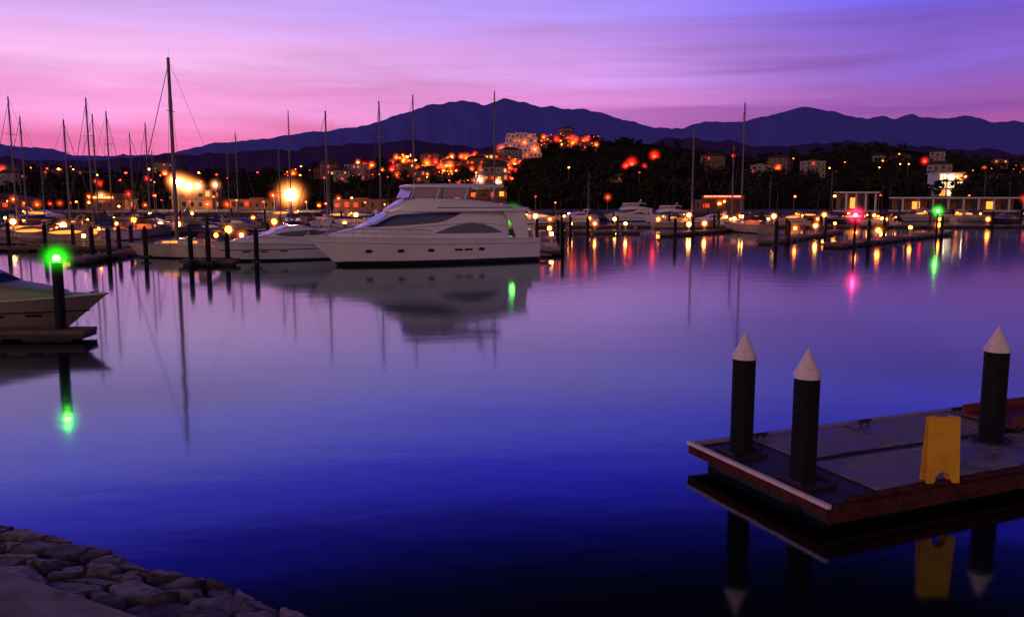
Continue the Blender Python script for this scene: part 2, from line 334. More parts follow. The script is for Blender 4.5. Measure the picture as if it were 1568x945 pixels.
# ------------------------------------------------------------------ floating docks
def dock_lamp(x,y,z=0.5,m=None,h=0.9,r=0.25,halo=True):
    root=empty('dock_lamp',(x,y,z)); b=MB(); b.box((0,0,h*0.5),(0.22,0.22,h),CREAM,0,0.85); b.box((0,0,h+0.02),(0.3,0.3,0.05),CREAM); b.cyl((0,0,h+0.2+r),(0,0,h+0.28+r),0.18,0.03,CREAM,8); b.obj('pedestal',parent=root)
    b=MB(); b.sph((0,0,h+0.22),r,m or E_YE,8,6); b.obj('globe',parent=root)
    if halo: glow(root,(0,0,h+0.22),1.15,G_D)
def dock(x0,y0,x1,y1,w=2.2,piles=3,lamps=2,ph=2.6,halo=True):
    L=math.hypot(x1-x0,y1-y0); a=math.atan2(y1-y0,x1-x0); b=MB()
    b.box((0,0,0.42),(L,w,0.12),DOCKW); b.box((0,0,0.28),(L-0.1,w+0.1,0.14),DOCKW)
    n=max(2,int(L/3))
    for i in range(n): b.box((-L/2+(i+0.5)*L/n,0,0.08),(L/n*0.7,w*0.85,0.34),FLOAT)
    for i in range(piles):
        x=-L/2+L*(i+0.5)/piles; y=(w/2+0.3)*(1 if i%2 else -1); pz=ph+U(-.3,.2)
        b.cyl((x,y,-1.5),(x,y,pz),0.2,0.2,PILE,10); b.cyl((x,y,pz),(x,y,pz+0.35),0.2,0.02,PILE,10)
        b.box((x,y,0.45),(0.7,0.6,0.1),FLOAT)
    for i in range(int(L/2.5)): b.box((-L/2+1.2+i*2.5,w/2-0.12,0.52),(0.3,0.08,0.08),CHROME)
    b.obj('floating_dock',((x0+x1)/2,(y0+y1)/2,0),a)
    for i in range(lamps):
        t=(i+0.5+U(-.25,.25))/lamps; dock_lamp(x0+(x1-x0)*t+0.3,y0+(y1-y0)*t+0.3,0.48,E_YE if R()<0.45 else E_OR,0.8,U(0.18,0.32),halo and R()<0.7)
dock(29.5,99,50,131,2.2,4,4); dock(34.5,92,63,124,2.4,3,4); dock(4,152,118,152,2.6,12,12); dock(21,118,45,150,2.0,3,4); dock(5,127,19.5,127,2.0,2,3)
dock(66,152,80,190,2,3,3); dock(92,152,112,185,2,3,2); dock(15,152,8,186,2,2,2); dock(40,152,44,185,2,3,3); dock(-5,196,140,200,3,10,11,halo=False)
dock(-95,203,0,197,3,8,8,halo=False); dock(-70,86,-22,90,2.2,7,3); dock(-90,125,-30,128,2.2,6,4); dock(-27,69.3,-22.5,69.6,1.8,2,0); dock(-30,128,-6,132,2.2,4,3); dock(-36,70,-37,86,1.6,2,0); dock(-100,160,-10,165,2.4,6,6); dock(3.6,80,5,125,2,4,2)
for u,Y in ((12,88),(68,84),(140,76),(222,75),(392,69),(1189,93),(1034,103),(900,112),(318,68)):
    b=MB(); b.cyl((0,0,-2),(0,0,2.7),0.2,0.2,PILE,12); b.cyl((0,0,2.7),(0,0,3.05),0.21,0.02,PILE,12); b.box((0,0,0.3),(0.7,0.7,0.16),FLOAT); b.obj('dock_piling',(bx(u,Y),Y,0))
for u,Y in ((350,84),(97,96),(272,100),(820,140),(1055,148),(1262,150),(20,110),(420,110),(545,150),(205,118),(1135,138),(1185,140)): dock_lamp(bx(u,Y),Y,0.5,E_OR if R()<0.5 else E_YE,1.6,0.34)
def beacon(name,u,Y,zt,lm,gm,gr,r=0.2,pr=0.2,lr=0.14):
    root=empty(name,(bx(u,Y),Y,0)); b=MB(); b.cyl((0,0,-2),(0,0,zt-0.25),pr,pr,PILE,16); b.cyl((0,0,zt-0.25),(0,0,zt-0.18),pr*1.1,pr*1.1,PILE,12); b.obj('post',parent=root)
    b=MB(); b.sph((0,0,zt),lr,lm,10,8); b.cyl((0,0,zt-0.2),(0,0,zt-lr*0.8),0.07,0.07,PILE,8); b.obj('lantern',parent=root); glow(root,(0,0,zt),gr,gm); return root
beacon('green_beacon',90,33,3.2,E_GR,G_G,0.95,pr=0.2,lr=0.13)
beacon('green_beacon',785,87,3.6,E_GR,G_G2,1.9,pr=0.13,lr=0.24)
beacon('red_beacon',1309,90,3.6,E_RN,G_R,1.7,pr=0.14,lr=0.2)
beacon('green_beacon',1435,114,3.6,E_GR,G_G2,1.4,pr=0.14,lr=0.2)
b=MB(); b.box((0,0,0.36),(16,1.1,0.14),DOCKW); b.box((0,0,0.2),(15.9,1.2,0.18),FLOAT)
for i in range(6): b.box((-7+i*2.7,0,0.02),(1.9,0.9,0.3),FLOAT)
b.obj('floating_dock',(-24.6,32.9,0),0.02)
# ------------------------------------------------------------------ foreground dock
A=Vector((3.8,17.3,0)); ang=math.radians(22.6); dk=empty('concrete_dock',A,ang)
def concmat():
    m=bpy.data.materials.new('dock_concrete'); m.use_nodes=True; nt=m.node_tree; N=nt.nodes; L=nt.links; b=N['Principled BSDF']; b.inputs['Roughness'].default_value=0.6
    tc=N.new('ShaderNodeTexCoord'); n1=N.new('ShaderNodeTexNoise'); n1.inputs['Scale'].default_value=1.3; n1.inputs['Detail'].default_value=12; n1.inputs['Roughness'].default_value=0.75
    n2=N.new('ShaderNodeTexNoise'); n2.inputs['Scale'].default_value=60; n2.inputs['Detail'].default_value=3
    cr=N.new('ShaderNodeValToRGB'); cr.color_ramp.elements[0].position=0.40; cr.color_ramp.elements[0].color=(0.13,0.10,0.10,1); cr.color_ramp.elements[1].position=0.58; cr.color_ramp.elements[1].color=(0.42,0.36,0.36,1)
    mx=N.new('ShaderNodeMix'); mx.data_type='RGBA'; mx.blend_type='MULTIPLY'; mx.inputs[0].default_value=0.4
    rr=N.new('ShaderNodeMapRange'); rr.inputs[1].default_value=0.4; rr.inputs[2].default_value=0.6; rr.inputs[3].default_value=0.3; rr.inputs[4].default_value=0.75
    bp=N.new('ShaderNodeBump'); bp.inputs['Strength'].default_value=0.4; bp.inputs['Distance'].default_value=0.01
    L.new(tc.outputs['Object'],n1.inputs['Vector']); L.new(tc.outputs['Object'],n2.inputs['Vector']); L.new(n1.outputs['Fac'],cr.inputs['Fac']); L.new(cr.outputs['Color'],mx.inputs[6]); L.new(n2.outputs['Color'],mx.inputs[7]); L.new(mx.outputs[2],b.inputs['Base Color']); L.new(n1.outputs['Fac'],rr.inputs[0]); L.new(rr.outputs[0],b.inputs['Roughness']); L.new(n2.outputs['Fac'],bp.inputs['Height']); L.new(bp.outputs['Normal'],b.inputs['Normal'])
    return m
CONC=concmat(); DKSTEEL=mat('dark_steel',(0.022,0.017,0.019),0.6,var=0.4,scale=5); RUST=mat('rusty_waler',(0.085,0.018,0.012),0.8,var=0.7,scale=7,bump=0.5,spec=0.2); RUB=mat('rub_strip',(0.92,0.70,0.64),0.5,var=0.15,scale=5); ALUE=mat('deck_edge',(0.34,0.27,0.26),0.5,var=0.3,scale=3); RAMP=mat('ramp_red',(0.2,0.03,0.02),0.7,var=0.5,scale=6)
b=MB(); W=3.9
for i in range(6):
    x0=1.3+i*2.6
    b.box((x0+1.27,-W/4-0.05,0.44),(2.50,W/2-0.44,0.10),CONC); b.box((x0+1.27,-W*0.75+0.05,0.44),(2.50,W/2-0.36,0.104),CONC)
b.obj('deck_panels',parent=dk)
b=MB(); b.box((8.5,-W/2,0.40),(17,W-0.02,0.12),DKSTEEL)
b.box((8.5,-0.09,0.475),(17,0.18,0.05),ALUE); b.box((8.75,-W+0.06,0.475),(16.5,0.12,0.05),RUST)
b.box((8.5,-W-0.05,0.36),(17,0.10,0.17),RUST); b.box((8.5,0.05,0.36),(17,0.1,0.17),RUST)
b.box((8.5,-W-0.03,0.20),(17,0.06,0.12),RUST)
for i in range(26): b.cyl((0.3+i*0.65,-W-0.12,0.37),(0.3+i*0.65,-W-0.09,0.37),0.025,0.025,DKSTEEL,6)
b.obj('frame',parent=dk)
b=MB(); b.box((-0.05,-W/2,0.465),(0.08,W+0.2,0.07),RUB); b.box((-0.03,-W/2,0.33),(0.08,W+0.1,0.17),RUST); b.obj('rub_strip',parent=dk)
b=MB()
for i in range(7): b.box((1.3+i*2.4,-W/2,0.13),(2.1,W-0.4,0.40),FLOAT)
b.obj('floats',parent=dk)
b=MB()
for y in (-0.95,-2.85):
    b.box((0.48,y,0.485),(0.74,0.74,0.06),DKSTEEL)
    for q in (-0.3,0.3): b.cyl((0.48+q,y-0.22,0.52),(0.48+q,y+0.22,0.52),0.05,0.05,DKSTEEL,8)
for i in range(5): 
    cx=1.5+i*2.9
    for q in (-0.09,0.09): b.cyl((cx+q,-0.3,0.49),(cx+q,-0.3,0.56),0.025,0.025,DKSTEEL,8)
    b.cyl((cx-0.18,-0.3,0.57),(cx+0.18,-0.3,0.57),0.028,0.028,DKSTEEL,8)
b.obj('pile_guides_and_cleats',parent=dk)
def piling(lx,ly,r=0.225):
    c,s=math.cos(ang),math.sin(ang); b=MB()
    b.cyl((0,0,-2.5),(0,0,2.44),r,r,PILE,32); b.cyl((0,0,2.40),(0,0,2.47),r*1.06,r*1.06,CAPM,32); b.cyl((0,0,2.47),(0,0,2.93),r*1.06,0.008,CAPM,32,False)
    b.obj('dock_piling',(A.x+lx*c-ly*s,A.y+lx*s+ly*c,0))
piling(0.49,-0.96); piling(0.38,-2.86); piling(5.85,-2.33,0.24)
b=MB(); b.cyl((0,0,0.5),(0,0,0.53),0.42,0.40,DKSTEEL,24); b.obj('pile_collar',(5.85,-2.33,0),parent=dk)
b=MB(); b.box((8.3,-1.5,0.62),(3.0,1.3,0.08),RAMP); b.box((8.3,-0.87,0.72),(3.0,0.06,0.22),RAMP); b.box((8.3,-2.13,0.72),(3.0,0.06,0.22),RAMP)
b.cyl((6.9,-2.2,0.58),(6.9,-0.8,0.58),0.07,0.07,DKSTEEL,10); b.obj('gangway_foot',parent=dk)
YEL=mat('yellow_plastic',(0.84,0.40,0.012),0.5,var=0.18,scale=3)
sg=empty('folding_floor_sign',(7.72,14.8,0.5),math.radians(3))
def signpanel(name,side):
    w0,w1,h=0.30,0.285,1.2
    prof=[(-w0,0),(-w0+0.11,0)]
    for k in range(9):
        a=math.pi*(1-k/8); prof.append((0.15*math.cos(a),0.04+0.17*math.sin(a)))
    prof+=[(w0-0.11,0),(w0,0),(w1,h-0.03),(w1-0.03,h),(0.12,h),(0.11,h-0.02),(-0.11,h-0.02),(-0.12,h),(-w1+0.03,h),(-w1,h-0.03)]
    n=len(prof); vs=[]
    for th in (0,0.04):
        for x,z in prof: vs.append((x,side*(0.075*(1-z/h)+0.012+th),z))
    b=MB(); b.add(vs,[tuple(range(n)),tuple(range(n,2*n))[::-1]]+[(i,n+i,n+(i+1)%n,(i+1)%n) for i in range(n)],YEL)
    return b.obj(name,parent=sg)
signpanel('front_panel',-1); signpanel('rear_panel',1)
b=MB(); b.cyl((-0.25,0,1.17),(-0.15,0,1.17),0.03,0.03,YEL,8); b.cyl((0.15,0,1.17),(0.25,0,1.17),0.03,0.03,YEL,8); b.obj('hinge',parent=sg)
# ------------------------------------------------------------------ stone embankment + promenade
tv=Vector((0.882,-0.471)); nv=Vector((0.471,0.882))
def emb():
    a0,a1,s0,s1=-16,6,5.12,7.5
    na=int((a1-a0)/0.03); ns=int((s1-s0)/0.028)
    aa=np.linspace(a0,a1,na); ss=np.linspace(s0,s1,ns); Ag,Sg=np.meshgrid(aa,ss,indexing='ij')
    ga,gs=0.40,0.31; seeds=[]
    for i in range(int((a1-a0)/ga)+2):
        for j in range(int((s1-s0)/gs)+2):
            if R()<0.18: continue
            seeds.append((a0+(i+rng.uniform(-.46,.46)+(0.5 if j%2 else 0))*ga, s0+(j+rng.uniform(-.42,.42))*gs))
    seeds=np.array(seeds); ns_=len(seeds); hh=rng.uniform(-0.03,0.045,ns_); tx=rng.uniform(-.16,.16,(ns_,2)); col=rng.uniform(0.0,1.0,ns_)
    P=np.stack([Ag.ravel(),Sg.ravel()],1); wob=np.array([[noise.fractal((p[0]*3.2,p[1]*3.2,0),1,2,3),noise.fractal((p[0]*3.2,p[1]*3.2,9),1,2,3)] for p in P])*0.10
    Q=P+wob; F1=np.empty(len(P));F2=np.empty(len(P));I=np.empty(len(P),int)
    for k in range(0,len(P),4000):
        q=Q[k:k+4000]; sel=np.where((seeds[:,0]>q[:,0].min()-1.2)&(seeds[:,0]<q[:,0].max()+1.2))[0]; sd=seeds[sel]
        d=np.hypot(q[:,None,0]-sd[None,:,0],(q[:,None,1]-sd[None,:,1])*1.15); part=np.argpartition(d,2,axis=1)[:,:2]; dd=np.take_along_axis(d,part,1); o=np.argsort(dd,1); dd=np.take_along_axis(dd,o,1); part=np.take_along_axis(part,o,1)
        F1[k:k+4000]=dd[:,0];F2[k:k+4000]=dd[:,1];I[k:k+4000]=sel[part[:,0]]
    e=np.clip((F2-F1)/0.07,0,1); e=e*e*(3-2*e)
    rel=Q-seeds[I]; fine=np.array([noise.fractal((p[0]*6,p[1]*6,3),1,2,5) for p in P])*0.016
    s_=P[:,1]+np.array([noise.noise((p[0]*0.9,0,4))*0.12 for p in P])
    base=np.where(s_<6.45,1.46-(s_-5.15)*0.2,1.20-(s_-6.45)*1.5)
    z=base-0.05+e*(0.085+hh[I]+(rel*tx[I]).sum(1))+fine
    X=P[:,0]*tv.x+P[:,1]*nv.x; Yv=P[:,0]*tv.y+P[:,1]*nv.y
    V=np.stack([X,Yv,z],1)
    idx=np.arange(na*ns).reshape(na,ns); F=np.stack([idx[:-1,:-1],idx[1:,:-1],idx[1:,1:],idx[:-1,1:]],-1).reshape(-1,4)
    me=bpy.data.meshes.new('stone_embankment'); me.from_pydata(V.tolist(),[],F.tolist()); me.update()
    at=me.attributes.new('cell','FLOAT','POINT'); at.data.foreach_set('value',col[I].astype(np.float32)); at2=me.attributes.new('joint','FLOAT','POINT'); at2.data.foreach_set('value',e.astype(np.float32))
    me.polygons.foreach_set('use_smooth',[True]*len(F))
    o=bpy.data.objects.new('stone_embankment',me); bpy.context.collection.objects.link(o)
    m=bpy.data.materials.new('rubble_stone'); m.use_nodes=True; nt=m.node_tree; N=nt.nodes; L=nt.links; b=N['Principled BSDF']; b.inputs['Roughness'].default_value=0.65
    c1=N.new('ShaderNodeAttribute'); c1.attribute_name='cell'; c2=N.new('ShaderNodeAttribute'); c2.attribute_name='joint'
    cr=N.new('ShaderNodeValToRGB'); cr.color_ramp.elements[0].color=(0.10,0.075,0.065,1); cr.color_ramp.elements[1].color=(0.42,0.34,0.31,1); el=cr.color_ramp.elements.new(0.5); el.color=(0.20,0.16,0.155,1)
    tc=N.new('ShaderNodeTexCoord'); nz=N.new('ShaderNodeTexNoise'); nz.inputs['Scale'].default_value=9; nz.inputs['Detail'].default_value=10; nz.inputs['Roughness'].default_value=0.75
    mr=N.new('ShaderNodeMapRange'); mr.inputs[1].default_value=0.35; mr.inputs[2].default_value=0.65; mr.inputs[3].default_value=0.4; mr.inputs[4].default_value=1.35
    m1=N.new('ShaderNodeMix'); m1.data_type='RGBA'; m1.blend_type='MULTIPLY'; m1.inputs[0].default_value=1
    m2=N.new('ShaderNodeMix'); m2.data_type='RGBA'; m2.inputs[6].default_value=(0.025,0.018,0.015,1)
    bp=N.new('ShaderNodeBump'); bp.inputs['Strength'].default_value=0.8; bp.inputs['Distance'].default_value=0.025
    L.new(tc.outputs['Object'],nz.inputs['Vector']); L.new(c1.outputs['Fac'],cr.inputs['Fac']); L.new(nz.outputs['Fac'],mr.inputs[0]); L.new(cr.outputs['Color'],m1.inputs[6]); L.new(mr.outputs[0],m1.inputs[7]); L.new(c2.outputs['Fac'],m2.inputs[0]); L.new(m1.outputs[2],m2.inputs[7]); L.new(m2.outputs[2],b.inputs['Base Color']); L.new(nz.outputs['Fac'],bp.inputs['Height']); L.new(bp.outputs['Normal'],b.inputs['Normal'])
    me.materials.append(m)
emb()
PAVE=mat('promenade_paving',(0.25,0.22,0.23),0.8,var=0.35,scale=2.5,bump=0.4)
def strip(name,s0,s1,z0,z1,m,a0=-40,a1=40):
    b=MB(); P=[]
    for z in (z0,z1):
        for a,s_ in ((a0,s0),(a1,s0),(a1,s1),(a0,s1)): P.append((a*tv.x+s_*nv.x,a*tv.y+s_*nv.y,z))
    b.add(P,[(3,2,1,0),(4,5,6,7),(0,1,5,4),(1,2,6,5),(2,3,7,6),(3,0,4,7)],m); return b.obj(name)
strip('promenade',-40,5.19,-1,1.53,PAVE)
# ------------------------------------------------------------------ water
def water():
    me=bpy.data.meshes.new('water'); S=[(-6000,-60,0),(6000,-60,0),(6000,6500,0),(-6000,6500,0)]; me.from_pydata(S,[],[(0,1,2,3)]); o=bpy.data.objects.new('water',me); bpy.context.collection.objects.link(o)
    m=bpy.data.materials.new('harbour_water'); m.use_nodes=True; nt=m.node_tree; N=nt.nodes; L=nt.links; N.clear(); out=N.new('ShaderNodeOutputMaterial')
    g=N.new('ShaderNodeBsdfGlossy'); g.inputs['Color'].default_value=(0.74,0.90,1.0,1); g.inputs['Roughness'].default_value=0.078
    d=N.new('ShaderNodeBsdfDiffuse'); d.inputs['Color'].default_value=(0.0008,0.0008,0.004,1)
    fr=N.new('ShaderNodeFresnel'); fr.inputs['IOR'].default_value=2.0; mx=N.new('ShaderNodeMixShader')
    tc=N.new('ShaderNodeTexCoord'); mp=N.new('ShaderNodeMapping'); mp.inputs['Scale'].default_value=(0.5,1.0,1.0); nz=N.new('ShaderNodeTexNoise'); nz.inputs['Scale'].default_value=0.7; nz.inputs['Detail'].default_value=3
    bp=N.new('ShaderNodeBump'); bp.inputs['Strength'].default_value=0.06; bp.inputs['Distance'].default_value=0.1
    L.new(tc.outputs['Object'],mp.inputs['Vector']); L.new(mp.outputs[0],nz.inputs['Vector']); L.new(nz.outputs['Fac'],bp.inputs['Height']); L.new(bp.outputs['Normal'],g.inputs['Normal'])
    L.new(fr.outputs[0],mx.inputs[0]); L.new(d.outputs[0],mx.inputs[1]); L.new(g.outputs[0],mx.inputs[2]); L.new(mx.outputs[0],out.inputs['Surface']); me.materials.append(m)
water()
# ------------------------------------------------------------------ terrain
def fbm(x,y,o=5,s=0): return noise.fractal((x,y,s),1.0,2.0,o)
def hazemat(name,base,hz,hs):  # aerial haze is put into the slope material as faint violet emission
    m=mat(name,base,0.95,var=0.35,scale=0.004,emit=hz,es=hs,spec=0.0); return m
def ridge(name,tab,Yc,Yf,Yb,m,zbase,rough,spur,nu=420,nd=22,umin=-1500,umax=3000):
    us=np.linspace(umin,umax,nu); tu=[t[0] for t in tab]; tvv=[t[1] for t in tab]; V=[];
    for u in us:
        v=float(np.interp(u,tu,tvv)); v+= fbm(u*0.03,1.7,5,Yc)*rough
        X,Y,Z=from_pixel(u,v,Yc)
        for j in range(nd):
            t=j/(nd-4)
            if t<=1: y=Yf+(Yc-Yf)*t; k=(t**1.15); 
            else: tt=(j-(nd-4))/3; y=Yc+(Yb-Yc)*tt; k=1-0.8*tt
            z=zbase+(Z-zbase)*k
            if 0<t<1: z+= (Z-zbase)*spur*math.sin(math.pi*t)*(fbm(u*0.02,t*1.5,4,Yc+5))
            V.append((X*y/Yc,y,max(zbase-1,z)))
    F=[(i*nd+j,(i+1)*nd+j,(i+1)*nd+j+1,i*nd+j+1) for i in range(nu-1) for j in range(nd-1)]
    me=bpy.data.meshes.new(name); me.from_pydata(V,[],F); me.polygons.foreach_set('use_smooth',[True]*len(F)); me.materials.append(m); me.update(); o=bpy.data.objects.new(name,me); bpy.context.collection.objects.link(o)
MT=[(-1500,250),(-400,235),(0,222),(40,223),(80,229),(110,236),(170,238),(240,236),(300,228),(340,218),(400,210),(450,205),(520,197),(560,193),(590,181),(620,171),(650,163),(680,160),(710,154),(725,157),(740,159),(770,152),(785,156),(800,153),(830,165),(845,163),(860,168),(890,164),(905,170),(930,175),(960,182),(1000,195),(1020,197),(1060,191),(1100,186),(1140,184),(1180,173),(1210,168),(1240,164),(1280,171),(1310,178),(1370,180),(1400,175),(1440,182),(1480,176),(1520,186),(1568,187),(1800,200),(2300,190),(3000,240)]
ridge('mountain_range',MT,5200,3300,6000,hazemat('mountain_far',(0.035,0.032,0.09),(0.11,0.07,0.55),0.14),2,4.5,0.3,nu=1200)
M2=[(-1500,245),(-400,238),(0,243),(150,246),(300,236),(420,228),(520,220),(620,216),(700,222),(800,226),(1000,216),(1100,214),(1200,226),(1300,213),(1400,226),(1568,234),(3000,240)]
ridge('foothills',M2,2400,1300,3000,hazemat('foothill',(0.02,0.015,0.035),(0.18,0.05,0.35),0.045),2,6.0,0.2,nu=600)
HT=[(-1500,262),(-400,262),(0,257),(200,260),(330,262),(450,256),(560,250),(620,240),(700,240),(760,229),(800,214),(850,208),(920,212),(980,215),(1040,223),(1100,232),(1160,240),(1230,233),(1300,220),(1360,222),(1420,234),(1500,241),(1568,246),(3000,255)]
YH0,YH1=270,760
def hz(x,y):
    u=784+x/y*FOC*0.995; v=float(np.interp(u,[t[0] for t in HT],[t[1] for t in HT]))+4; Z=from_pixel(u,v,YH1)[2]
    t=min(1,max(0,(y-YH0)/(YH1-YH0))); 
    if y>YH1: return Z*(1-(y-YH1)/500*0.6)
    return 1.6+(Z-1.6)*(t**1.1)+fbm(x*0.01,y*0.01,4)*4*math.sin(math.pi*t)
HILLM=mat('hill_scrub',(0.026,0.018,0.013),0.95,var=0.5,scale=0.05,spec=0.0)
V=[];nx,ny=240,60
for i in range(nx):
    tb=-1.5+3.2*i/(nx-1)
    for j in range(ny):
        y=YH0+(1150-YH0)*j/(ny-1); V.append((tb*y,y,hz(tb*y,y)))
me=bpy.data.meshes.new('town_hill'); me.from_pydata(V,[],[(i*ny+j,(i+1)*ny+j,(i+1)*ny+j+1,i*ny+j+1) for i in range(nx-1) for j in range(ny-1)]); me.materials.append(HILLM); me.polygons.foreach_set('use_smooth',[True]*len(me.polygons)); o=bpy.data.objects.new('town_hill',me); bpy.context.collection.objects.link(o)
b=MB(); b.add([(-7000,212,1.5),(7000,212,1.5),(7000,7500,1.5),(-7000,7500,1.5)],[(0,1,2,3)],mat('shore_ground',(0.09,0.06,0.045),0.9,var=0.3,scale=0.1)); b.add([(-7000,212,-2),(7000,212,-2),(7000,212,1.5),(-7000,212,1.5)],[(0,1,2,3)],mat('quay_wall',(0.05,0.037,0.03),0.9,var=0.3,scale=0.5)); b.obj('ground')
# ------------------------------------------------------------------ trees (mass)
LEAF=mat('foliage_dark',(0.030,0.030,0.020),0.9,var=0.5,scale=0.15,spec=0.05); TR=mat('trunk',(0.05,0.04,0.03),0.9)
def treemass(name,pts,nl=26):
    V=[];F=[];b=MB()
    for x,y,z,h in pts:
        r=h*0.5; b.cyl((x,y,z-0.5),(x+U(-.3,.3),y,z+h*0.6),0.03*h,0.012*h,TR,5,False)
        cl=[(x+U(-.7,.7)*r,y+U(-.5,.5)*r,z+h*U(0.35,0.78),r*U(.35,.55)) for _ in range(6)]
        for cx,cy,cz,cr in cl:
            for _ in range(nl):
                d=Vector((random.gauss(0,1),random.gauss(0,1),random.gauss(0,0.8))).normalized()*cr*U(.3,1.0); s=h*U(.045,.085); c=Vector((cx,cy,cz))+d
                a=Vector((U(-1,1),U(-1,1),U(-1,1))).normalized()*s; q=a.cross(Vector((U(-1,1),U(-1,1),U(-1,1)))).normalized()*s; k=len(V); V+=[tuple(c+a),tuple(c+q),tuple(c-a),tuple(c-q*1.2)]; F.append((k,k+1,k+2,k+3))
    b.add(V,F,LEAF); b.obj(name)
pts=[]
for _ in range(360):
    u=U(800,1750) if R()<0.7 else U(-250,800); Y=U(264,420); x=bx(u,Y); pts.append((x,Y,hz(x,Y),U(5,10)))
treemass('distant_trees',pts); pts=[]
for _ in range(560):
    u=U(800,1700) if R()<0.6 else U(-300,800); Y=U(450,760); x=bx(u,Y); pts.append((x,Y,hz(x,Y)-1,U(5,9)))
treemass('hillside_trees',pts)
def palm(x,y,z,h):
    b=MB(); pr=Vector((0,0,0)); dx=U(-.6,.6)
    for i in range(1,6):
        q=Vector((dx*(i/5)**2,0,h*i/5)); b.cyl(pr,q,0.2-0.012*i,0.19-0.012*i,TR,6,False); pr=q
    for k in range(18):
        a=2*math.pi*k/18+U(-.15,.15); up=U(0.0,0.9); L=U(1.7,2.3); P=[]
        for j in range(6):
            t=j/5; r=L*t; zz=h+up*r*0.9-0.30*r*r; c=Vector((dx+math.cos(a)*r,math.sin(a)*r,zz)); w=0.30*math.sin(math.pi*min(1,t*0.85+0.12)); n=Vector((-math.sin(a),math.cos(a),-0.3))*w; P+=[tuple(c+n),tuple(c),tuple(c-Vector((-math.sin(a),math.cos(a),0.3))*w)]
        b.add(P,[f for j in range(5) for f in ((3*j,3*j+1,3*j+4,3*j+3),(3*j+1,3*j+2,3*j+5,3*j+4))],LEAF)
    b.obj('palm_tree',(x,y,z))
for u in (1190,1350,1362,1545,690,900): Y=U(222,262); palm(bx(u,Y),Y,1.5,U(6,9))
# ------------------------------------------------------------------ buildings
WALL=[mat('stucco_white',(0.34,0.27,0.23),0.85,var=0.15,scale=0.5),mat('stucco_ochre',(0.25,0.13,0.08),0.85,var=0.15,scale=0.5),mat('stucco_terracotta',(0.20,0.08,0.05),0.85,var=0.15,scale=0.5)]
PALE=mat('render_pale',(0.62,0.58,0.58),0.85,var=0.1,scale=0.5)
ROOF=mat('tile_roof',(0.08,0.03,0.02),0.85,var=0.3,scale=1)
def house(name,x,y,z,w,d,fl,rz,litp=0.5,hot=None,roof=True,stepped=False,wm=None):
    b=MB(); wm=wm or random.choice(WALL); fh=3.0; H=fl*fh; 
    for f in range(fl):
        ww=w-(f*1.8 if stepped else 0); dd=d-(f*1.8 if stepped else 0); yo=(f*0.9 if stepped else 0)
        b.box((0,yo,f*fh+fh/2-(1.5 if f==0 else 0)),(ww,dd,fh+(3 if f==0 else 0)),wm)
        n=max(2,int(ww/2.4))
        for i in range(n):
            xx=-ww/2+(i+0.5)*ww/n+U(-.2,.2); yy=yo-dd/2; lit=R()<litp; m=(hot or random.choice([W_OR,W_OR,W_YE,W_RE,W_OR,W_RE])) if lit else W_DK; wf=U(0.25,0.6); hh=U(1.0,1.7)
            b.box((xx,yy-0.03,f*fh+0.85+hh/2),(ww/n*wf,0.06,hh),m); b.box((xx,yy-0.08,f*fh+0.75),(ww/n*(wf+.1),0.16,0.1),wm)
            if i%2==0 and f>0: b.box((xx,yy-0.5,f*fh+0.15),(ww/n*1.2,1.0,0.12),wm); b.box((xx,yy-0.98,f*fh+0.62),(ww/n*1.2,0.05,0.8),wm)
        for sd in (-1,1):
            b.box((sd*(ww/2+0.03),yo,f*fh+1.55),(0.06,1.4,1.3),W_OR if R()<litp else W_DK)
        b.box((0,yo,f*fh+fh+0.06),(ww+0.5,dd+0.5,0.12),wm)
    if litp>0.25 and R()<0.7:
        b.sph((U(-.4,.4)*w,-d/2-0.6,U(2.0,2.8)),U(0.22,0.42),random.choice([T_OR,T_OR,T_YE,T_RE]),6,5)
    if roof and not stepped:
        b.add([(-w/2-.5,-d/2-.5,H+.13),(w/2+.5,-d/2-.5,H+.13),(w/2+.5,d/2+.5,H+.13),(-w/2-.5,d/2+.5,H+.13),(-w/4,0,H+1.9),(w/4,0,H+1.9)],[(0,1,5,4),(1,2,5),(2,3,4,5),(3,0,4)],ROOF)
    else: b.box((0,0.5,H+0.35),(w*0.3,d*0.3,0.5),wm)
    return b.obj(name,(x,y,z),rz)
def onhill(u,v):
    for Y in np.linspace(285,YH1,90):
        X,_,Z=from_pixel(u,v,Y); 
        if hz(X,Y)>=Z: return X,Y,hz(X,Y)
    X,_,Z=from_pixel(u,v,YH1*0.97); return X,YH1*0.97,hz(X,YH1*0.97)
def streetlamp(x,y,z,m,h=6,r=0.45,gr=0,gm=None):
    b=MB(); b.cyl((0,0,0),(0,0,h),0.12,0.08,ALU,6); b.cyl((0,0,h),(0,-1.0,h+0.25),0.07,0.06,ALU,6); b.sph((0,-1.0,h+0.05-r*0.5),r,m,6,5,0.7); o=b.obj('street_lamp',(x,y,z))
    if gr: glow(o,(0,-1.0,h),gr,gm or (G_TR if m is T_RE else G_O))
def town(n,u0,u1,v0,v1,lp,lamps,lm=(T_OR,),gp=0.2,rm=1.0):
    for _ in range(n):
        u,v=U(u0,u1),U(v0,v1); X,Y,Z=onhill(u,v); house('hillside_house',X,Y,Z,U(7,13),U(7,9),random.choice([1,1,2,2,3]),-math.atan2(X,Y)+U(-.5,.5),lp,roof=R()<0.6)
    for _ in range(lamps):
        u,v=U(u0,u1),U(v0,v1); X,Y,Z=onhill(u,v); k=U(0,1)**2.2; streetlamp(X,Y-7,Z,random.choice(lm),U(2.5,5.5),(0.18+0.65*k)*Y/450*rm,(U(2.0,3.6)*Y/450 if R()<gp else 0))
